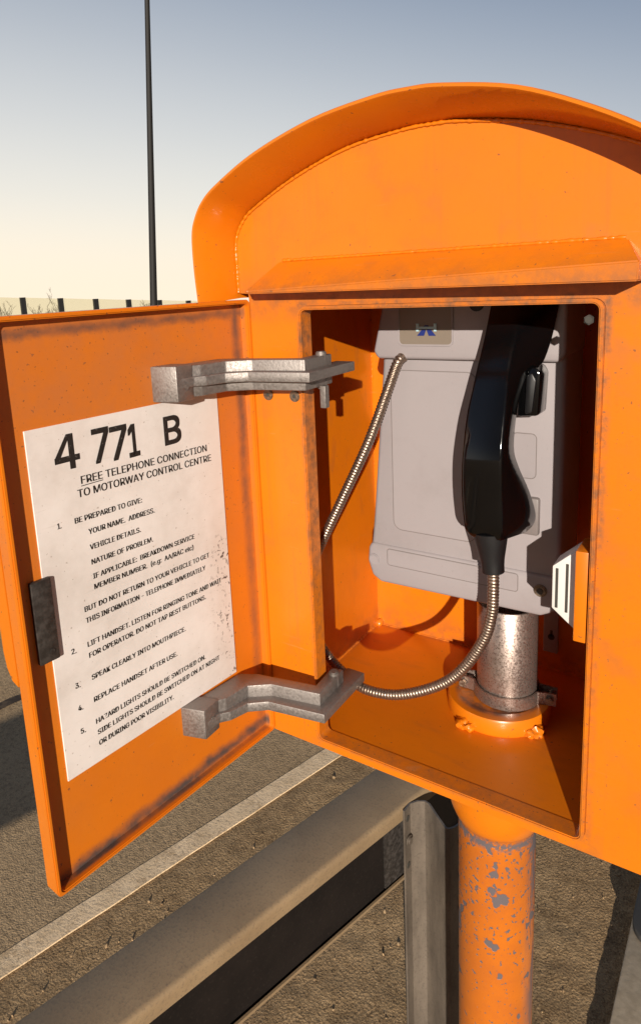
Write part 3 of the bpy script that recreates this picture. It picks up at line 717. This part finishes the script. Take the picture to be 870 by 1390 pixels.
# ================================================================== low plinth at the lower right
m = Mat('pale concrete', 0.8); c = m.coord(); n1 = m.noise(c, 40, 6, 0.7)
m.set('Base Color', m.mix(m.step(n1, 0.3, 0.7), (0.52, 0.42, 0.29), (0.38, 0.30, 0.20))); m.bump(n1, 0.3, 0.003); M_conc = m.m
pl = empty('concrete_plinth', (0.5, 0.85, -1.0), 'low pale concrete plinth with a dark rounded patch painted as shadow, right of the orange post', 'plinth')
bm = NB(); bx(bm, 0.2490, 0.72, 0.30, 1.20, -1.03, -0.972, 0.004); obj('base', bm, M_conc, pl)
bm = NB(); prism(bm, [(0.2505, 1.15), (0.2500, 0.912), (0.253, 0.890), (0.260, 0.872), (0.272, 0.858), (0.30, 0.850), (0.70, 0.84), (0.70, 1.15)], -0.9716, -0.955, 'z', 0.005, 3)
obj('shadow_slab', bm, flat_mat('dark grey painted shadow', (0.045, 0.042, 0.038), 0.6), pl, smooth=50)  # thin dark slab added to stand for a shadow lying on the plinth

# ================================================================== ground, hard shoulder, edge line
def zg(x, y):
    r = math.hypot(x - 0.2, y)
    return -1.0 - 0.036 * max(0.0, r - 6.0)
def axis(c, fine, n, far):
    L = [c + (i - n / 2) * fine for i in range(n + 1)]; s = fine; a, b = L[0], L[-1]
    while b < far:
        s *= 1.25; b += s; a -= s; L.append(b); L.insert(0, a)
    return L
xs, ys = axis(-0.2, 0.016, 150, 2500), axis(0.75, 0.016, 150, 2500)
t = bmesh.new(); g = []
for y in ys:
    rw = []
    for x in xs:
        z = zg(x, y) + (0.0022 if x * 0.965 - y * 0.262 > -0.905 and math.hypot(x, y) < 30 else 0)
        dx, dy = abs(x + 0.2), abs(y - 0.75)
        if dx < 1.4 and dy < 1.4:
            o = x * 0.965 - y * 0.262
            k = 1.0 if o > -0.86 else (0.0 if o < -0.91 else (o + 0.91) / 0.05)
            z += k * (0.005 * noise.noise(V((x * 5, y * 5, 0))) + 0.0035 * noise.noise(V((x * 17, y * 17, 3))) + 0.003 * noise.noise(V((x * 45, y * 45, 7))))
        rw.append(t.verts.new((x, y, z)))
    g.append(rw)
for a, b in zip(g, g[1:]):
    for i in range(len(xs) - 1): t.faces.new([a[i], a[i + 1], b[i + 1], b[i]])
m = Mat('verge soil', 0.92, spec=0.2)
c = m.coord(); n1 = m.noise(c, 3, 6, 0.7); n2 = m.noise(c, 45, 5, 0.7); n3 = m.noise(c, 260, 4, 0.7); vd = m.voro(c, 150)
col = m.mix(m.step(n1, 0.3, 0.7), (0.50, 0.34, 0.18), (0.34, 0.22, 0.112)); col = m.mix(m.step(m.noise(c, 11, 5, 0.7), 0.48, 0.68, 0, 0.6), col, (0.20, 0.125, 0.06)); col = m.mix(m.step(n2, 0.4, 0.65, 0, 0.45), col, (0.16, 0.098, 0.045))
col = m.mix(m.step(n3, 0.54, 0.68, 0, 0.85), col, (0.66, 0.46, 0.25)); col = m.mix(m.step(n3, 0.46, 0.34, 0, 0.85), col, (0.09, 0.055, 0.026))
m.set('Base Color', col)
b1 = m.bump(n2, 0.32, 0.01); m.bump(m.math('ADD', n3, m.math('MULTIPLY', vd, 0.6)), 1.0, 0.006, b1)
M_soil = m.m
bm = NB(); join(bm, t); ground = obj('ground', bm, M_soil, smooth=180); tag(ground, kind='structure')

m = Mat('worn asphalt', 0.9, spec=0.25)
c = m.coord(); n1 = m.noise(c, 2.5, 6, 0.7); n2 = m.noise(c, 70, 5, 0.7); n3 = m.noise(c, 260, 4, 0.65); vd = m.voro(c, 190)
col = m.mix(m.step(n1, 0.3, 0.7), (0.47, 0.33, 0.185), (0.37, 0.255, 0.14)); col = m.mix(m.step(n2, 0.45, 0.68, 0, 0.5), col, (0.10, 0.066, 0.036))
col = m.mix(m.step(n3, 0.55, 0.7, 0, 0.7), col, (0.62, 0.45, 0.26)); col = m.mix(m.step(n3, 0.45, 0.32, 0, 0.75), col, (0.11, 0.07, 0.035))
m.set('Base Color', col); b1 = m.bump(n2, 0.5, 0.008); m.bump(m.math('ADD', n3, m.math('MULTIPLY', vd, 0.6)), 0.7, 0.004, b1); M_asph = m.m
def strip(bm, o0, o1, a0, a1, n, dz, jag0=0.0, jag1=0.0, th=0.0):
    t = bmesh.new(); rows = []
    for k in range(n + 1):
        a = a0 + (a1 - a0) * k / n
        e0 = o0 + jag0 * (noise.noise(V((a * 9, 1, 0))) + 0.6 * noise.noise(V((a * 40, 1, 0)))); e1 = o1 + jag1 * (noise.noise(V((a * 9, 5, 0))) + 0.6 * noise.noise(V((a * 40, 5, 0))))
        r_ = []
        for o in (e0, e0 + (e1 - e0) * 0.5, e1):
            p = rp(o, a, 0); r_.append(t.verts.new((p.x, p.y, zg(p.x, p.y) + dz)))
        rows.append(r_)
        if th:
            p = r_[0].co; q = r_[2].co
            r_.insert(0, t.verts.new((p.x, p.y, p.z - th))); r_.append(t.verts.new((q.x, q.y, q.z - th)))
    for A_, B_ in zip(rows, rows[1:]):
        for i in range(len(A_) - 1): t.faces.new([A_[i], A_[i + 1], B_[i + 1], B_[i]])
    join(bm, t)
bm = NB(); strip(bm, -2.02, -0.955, -4, 30, 60, 0.004); strip(bm, -6.0, -2.035, -4, 30, 60, 0.004)
sh = obj('road', bm, M_asph, smooth=60); tag(sh, kind='structure')
m = Mat('dark joint', 0.95); c = m.coord(); m.set('Base Color', m.mix(m.step(m.noise(c, 30, 4, 0.6), 0.4, 0.6), (0.035, 0.022, 0.014), (0.09, 0.06, 0.035))); 
bm = NB(); strip(bm, -2.05, -2.005, -4, 30, 400, 0.006, 0.02, 0.02)
jt = obj('road_joint', bm, m.m); tag(jt, kind='structure')
m = Mat('worn cream road paint', 0.8)
c = m.coord(); n1 = m.noise(c, 14, 6, 0.7); n2 = m.noise(c, 130, 5, 0.7)
col = m.mix(m.step(n1, 0.35, 0.7), (0.88, 0.66, 0.41), (0.70, 0.51, 0.30)); wear = m.math('MULTIPLY', m.step(m.noise(c, 9, 5, 0.75), 0.5, 0.62), m.step(m.noise(c, 60, 5, 0.7), 0.46, 0.54))
col = m.mix(m.math('MULTIPLY', wear, 0.6), col, (0.36, 0.235, 0.115)); col = m.mix(m.step(n2, 0.58, 0.7, 0, 0.8), col, (0.28, 0.19, 0.10))
col = m.mix(m.math('MULTIPLY', m.step(n2, 0.45, 0.36), 0.6), col, (0.25, 0.19, 0.12))
m.set('Base Color', col); m.bump(m.math('ADD', n1, n2), 0.6, 0.004)
bm = NB(); strip(bm, -0.974, -0.914, -4, 30, 1200, 0.0055, 0.0022, 0.0018, 0.004)
ln = obj('road_edge_line', bm, m.m, smooth=50); tag(ln, kind='structure')

# loose stones on the verge: nobody could count them
t = bmesh.new()
for i in range(1500):
    o = random.uniform(-0.87, 0.55); a = random.uniform(-0.5, 2.2); p = rp(o, a, 0)
    r_ = random.choice((0.0016, 0.0018, 0.002, 0.0024, 0.003, 0.0045)) * random.uniform(0.7, 1.3)
    s = bmesh.ops.create_icosphere(t, subdivisions=1, radius=r_, matrix=Matrix.Translation((p.x, p.y, -0.9965)) @ Matrix.Rotation(random.uniform(0, 6), 4, (random.random(), random.random(), 1)) @ Matrix.Diagonal((random.uniform(.8, 1.4), random.uniform(.7, 1.1), random.uniform(.5, .9), 1)))
m = Mat('loose stone', 0.85); inf = m.n.new('ShaderNodeNewGeometry')
c = m.coord(); m.set('Base Color', m.mix(inf.outputs['Random Per Island'], (0.16, 0.10, 0.05), (0.50, 0.34, 0.18)))
bm = NB(); join(bm, t); gr = obj('gravel', bm, m.m, smooth=30); tag(gr, 'small loose brown stones scattered on the bare verge soil', 'gravel', kind='stuff')

# ================================================================== far things: noise fence, bare trees, lamp post
F0 = V((-23.06, 15.32, 0.56)); fd = V((0.262, 0.965, 0)); SP = 1.46
def ftop(k): return 0.83 - (k + 2.0) * 0.131 * 1.0 if k >= -2 else 0.83
M_fpost = flat_mat('black fence post', (0.012, 0.012, 0.012), 0.6)
m = Mat('translucent fence panel', 0.4, (0.62, 0.58, 0.42)); tr = m.n.new('ShaderNodeBsdfTranslucent'); tr.inputs[0].default_value = (0.75, 0.72, 0.55, 1)
tp = m.n.new('ShaderNodeBsdfTransparent'); tp.inputs[0].default_value = (0.96, 0.94, 0.85, 1)
mx = m.n.new('ShaderNodeMixShader'); mx.inputs[0].default_value = 0.9
mx2 = m.n.new('ShaderNodeMixShader'); mx2.inputs[0].default_value = 0.5
m.l.new(m.b.outputs[0], mx2.inputs[1]); m.l.new(tr.outputs[0], mx2.inputs[2]); m.l.new(mx2.outputs[0], mx.inputs[1]); m.l.new(tp.outputs[0], mx.inputs[2])
m.l.new(mx.outputs[0], m.n['Material Output'].inputs[0]); M_panel = m.m
fence = empty('noise_fence', (F0.x, F0.y, -2.2), 'low translucent noise fence with black posts far beyond the open door', 'fence')
def ftz(k): return 0.56 - 0.098 * k - (0.0 if k < 4 else 0.0)
def fbox(bm, k0, k1, th, z0a, z0b, z1a, z1b):
    a = F0 + fd * (k0 * SP); b = F0 + fd * (k1 * SP); n_ = V((fd.y, -fd.x, 0)) * th / 2
    t = bmesh.new(); vs = [t.verts.new((p.x, p.y, z)) for p, z in ((a - n_, z0a), (b - n_, z0b), (b + n_, z0b), (a + n_, z0a), (a - n_, z1a), (b - n_, z1b), (b + n_, z1b), (a + n_, z1a))]
    for q in ((0, 1, 2, 3), (4, 7, 6, 5), (0, 4, 5, 1), (1, 5, 6, 2), (2, 6, 7, 3), (3, 7, 4, 0)): t.faces.new([vs[i] for i in q])
    bmesh.ops.recalc_face_normals(t, faces=t.faces); join(bm, t)
for k in range(-2, 9):
    bm = NB(); w_ = 0.062; fbox(bm, k - w_, k + w_, 0.16, -2.6, -2.6, ftz(k) + 0.012, ftz(k) + 0.012); obj('fence_post', bm, M_fpost, fence, smooth=0)
    if k < 8:
        bm = NB(); fbox(bm, k + w_ + 0.004, k + 1 - w_ - 0.004, 0.02, -2.2, -2.2, ftz(k), ftz(k + 1)); obj('fence_panel', bm, M_panel, fence, smooth=0)

CAM = V((0.41754, -0.62458, 0.54606)); cr = V((0.824533, 0.563766, -0.048095)); cu_ = V((-0.071027, 0.187459, 0.979701)); cd = V((-0.561338, 0.80438, -0.194609))
M_bark = flat_mat('bare twig bark', (0.075, 0.055, 0.035), 0.8)
def bare_tree(loc, h, seed, label):
    rnd = random.Random(seed); root = empty('bare_tree', loc, label, 'tree', 'bare winter trees behind the noise fence')
    tb, cb = NB(), NB()
    def branch(p, d, L, r, lvl):
        pts = [p.copy()]; q = p.copy(); dd = d.copy()
        for i in range(4):
            dd = (dd + V((rnd.uniform(-.22, .22), rnd.uniform(-.22, .22), rnd.uniform(-.02, .2)))).normalized(); q = q + dd * L / 4; pts.append(q.copy())
        tube(tb if lvl == 0 else cb, pts, lambda i: max(0.004, r * (1 - 0.17 * i)), 5)
        if lvl < 4:
            for i in range(rnd.randint(3, 4) if lvl else 7):
                s = rnd.randint(1, 4); ax = V((rnd.uniform(-1, 1), rnd.uniform(-1, 1), 0.55)).normalized()
                branch(pts[s], (dd * 0.5 + ax).normalized(), L * rnd.uniform(.42, .66), r * 0.5, lvl + 1)
    branch(V(loc), V((0, 0, 1)), h * 0.6, 0.045, 0)
    obj('trunk', tb, M_bark, root); obj('crown', cb, M_bark, root)
bare_tree((-25.6, 15.9, -2.3), 2.75, 3, 'leafless shrubby tree behind the fence, leftmost of the bare trees')
bare_tree((-24.6, 17.4, -2.3), 2.6, 11, 'leafless slender tree behind the fence between the first two black fence posts')
bare_tree((-24.3, 22.3, -2.3), 2.75, 5, 'leafless twiggy tree beside the foot of the dark lamp post')

m_l = flat_mat('dark lamp post paint', (0.010, 0.009, 0.008), 0.7)
lampb = V((-15.21, 14.5014, 0.2343)); lampt = V((-14.4406, 14.5014, 8.4875)); ax = (lampt - lampb) / (lampt.z - lampb.z)
lb = lampb + ax * (-1.85 - lampb.z); ltop = lampb + ax * (10.4 - lampb.z)
lamp = empty('street_lamp', lb, 'tall dark tapered lamp post against the sky behind the open door', 'street lamp')
bm = NB(); tube(bm, [lb.lerp(ltop, k / 8) for k in range(9)], lambda i: 0.122 - 0.0075 * i, 14); tube(bm, [lb, lb.lerp(ltop, 0.12)], 0.15, 14)
obj('pole', bm, m_l, lamp, smooth=60)
bm = NB(); e = ltop + V((1.2, -0.8, 0.35)); tube(bm, catmull([ltop, ltop + V((0.35, -0.25, 0.25)), e], 6), 0.035, 8); obj('arm', bm, m_l, lamp)
bm = NB(); t = bmesh.new(); bmesh.ops.create_cube(t, size=1)
bmesh.ops.bevel(t, geom=t.edges[:], offset=0.12, segments=2, affect='EDGES'); t.transform(Matrix.Translation(e + V((0.3, -0.2, 0))) @ Matrix.Rotation(R(-33.7), 4, 'Z') @ Matrix.Diagonal((0.8, 0.28, 0.14, 1))); join(bm, t)
obj('lantern', bm, m_l, lamp)

# ================================================================== light, sky, camera
AZ, EL = R(27), R(13.5)
EXPO = 0.5
SKYK = 10.5 * 2 ** -EXPO
sdir = V((math.sin(AZ) * math.cos(EL), -math.cos(AZ) * math.cos(EL), math.sin(EL)))
sd = bpy.data.lights.new('sun', 'SUN'); so = bpy.data.objects.new('sun', sd); COL.objects.link(so)
sd.energy = 4.1; sd.angle = R(0.5); sd.color = (1.0, 0.90, 0.78)
so.rotation_euler = sdir.to_track_quat('Z', 'Y').to_euler(); so.location = (3, -5, 4)
w = bpy.data.worlds.new('World'); sc.world = w; w.use_nodes = True
nt = w.node_tree; N = nt.nodes; Lk = nt.links
bg = N['Background']; bg.inputs[1].default_value = 0.10
tc = N.new('ShaderNodeTexCoord'); sx = N.new('ShaderNodeSeparateXYZ'); Lk.new(tc.outputs['Generated'], sx.inputs[0])
mxz = N.new('ShaderNodeMath'); mxz.operation = 'MAXIMUM'; Lk.new(sx.outputs[2], mxz.inputs[0]); mxz.inputs[1].default_value = 0.012
cb_ = N.new('ShaderNodeCombineXYZ'); Lk.new(sx.outputs[0], cb_.inputs[0]); Lk.new(sx.outputs[1], cb_.inputs[1]); Lk.new(mxz.outputs[0], cb_.inputs[2])
sky = N.new('ShaderNodeTexSky'); sky.sky_type = 'NISHITA'; sky.sun_disc = False
sky.sun_elevation = EL; sky.sun_rotation = math.atan2(sdir.x, sdir.y)
sky.air_density = 1.0; sky.dust_density = 3.0; sky.ozone_density = 1.0; sky.altitude = 0
Lk.new(cb_.outputs[0], sky.inputs[0])
# the evening sky: the low glow lies in the west, the opposite half is darker
def M2(op, a, b=0.0, c=None, clamp=False):
    t = N.new('ShaderNodeMath'); t.operation = op; t.use_clamp = clamp
    for i, v in enumerate((a, b, c)):
        if v is None: continue
        if hasattr(v, 'is_linked'): Lk.new(v, t.inputs[i])
        else: t.inputs[i].default_value = v
    return t.outputs[0]
GA = R(-72)
hl = M2('SQRT', M2('MAXIMUM', M2('SUBTRACT', 1.0, M2('MULTIPLY', sx.outputs[2], sx.outputs[2])), 0.001))
ca_ = M2('DIVIDE', M2('ADD', M2('MULTIPLY', sx.outputs[0], math.sin(GA)), M2('MULTIPLY', sx.outputs[1], math.cos(GA))), hl)
tt_ = M2('ADD', M2('MAXIMUM', sx.outputs[2], 0.0), M2('MULTIPLY', M2('SUBTRACT', 1.0, ca_), 0.30))
rp_ = N.new('ShaderNodeValToRGB'); Lk.new(tt_, rp_.inputs[0]); rp_.color_ramp.interpolation = 'B_SPLINE'
els = rp_.color_ramp.elements
SKY = [(0.0, (1.0, 0.87, 0.67)), (0.075, (0.95, 0.845, 0.69)), (0.15, (0.80, 0.77, 0.70)), (0.245, (0.62, 0.63, 0.63)), (0.345, (0.44, 0.475, 0.525)), (0.46, (0.24, 0.295, 0.39)), (0.62, (0.14, 0.185, 0.28)), (1.0, (0.10, 0.14, 0.24))]
els[0].position, els[0].color = SKY[0][0], (*SKY[0][1], 1); els[1].position, els[1].color = SKY[-1][0], (*SKY[-1][1], 1)
for p_, c_ in SKY[1:-1]:
    e_ = els.new(p_); e_.color = (*c_, 1)
mr = N.new('ShaderNodeMapRange'); mr.interpolation_type = 'SMOOTHSTEP'; Lk.new(ca_, mr.inputs[0])
mr.inputs[1].default_value = -0.35; mr.inputs[2].default_value = 0.3; mr.inputs[3].default_value = 0.40; mr.inputs[4].default_value = 1.0
sc_ = N.new('ShaderNodeVectorMath'); sc_.operation = 'SCALE'; Lk.new(rp_.outputs[0], sc_.inputs[0]); Lk.new(M2('MULTIPLY', mr.outputs[0], SKYK), sc_.inputs['Scale'])
ns = N.new('ShaderNodeVectorMath'); ns.operation = 'SCALE'; Lk.new(sky.outputs[0], ns.inputs[0]); Lk.new(M2('MULTIPLY', mr.outputs[0], 0.06), ns.inputs['Scale'])
ad = N.new('ShaderNodeVectorMath'); ad.operation = 'ADD'; Lk.new(sc_.outputs[0], ad.inputs[0]); Lk.new(ns.outputs[0], ad.inputs[1])
Lk.new(ad.outputs[0], bg.inputs[0])

cam = bpy.data.cameras.new('camera'); co = bpy.data.objects.new('camera', cam); COL.objects.link(co)
co.matrix_world = Matrix(((cr.x, cu_.x, -cd.x, CAM.x), (cr.y, cu_.y, -cd.y, CAM.y), (cr.z, cu_.z, -cd.z, CAM.z), (0, 0, 0, 1)))
cam.sensor_fit = 'VERTICAL'; cam.sensor_height = 36; cam.lens = 927.26 * 36 / 1390
cam.shift_x = (435 - 400.76) / 1390; cam.shift_y = (570.73 - 695) / 1390
cam.clip_start = 0.02; cam.clip_end = 6000
sc.camera = co
for o in list(sc.objects):
    if o.parent is None: o.location.z += LIFT
sc.view_settings.view_transform = 'Standard'; sc.view_settings.look = 'None'; sc.view_settings.gamma = 1; sc.view_settings.exposure = EXPO
sc.cycles.max_bounces = 8; sc.cycles.use_denoising = True
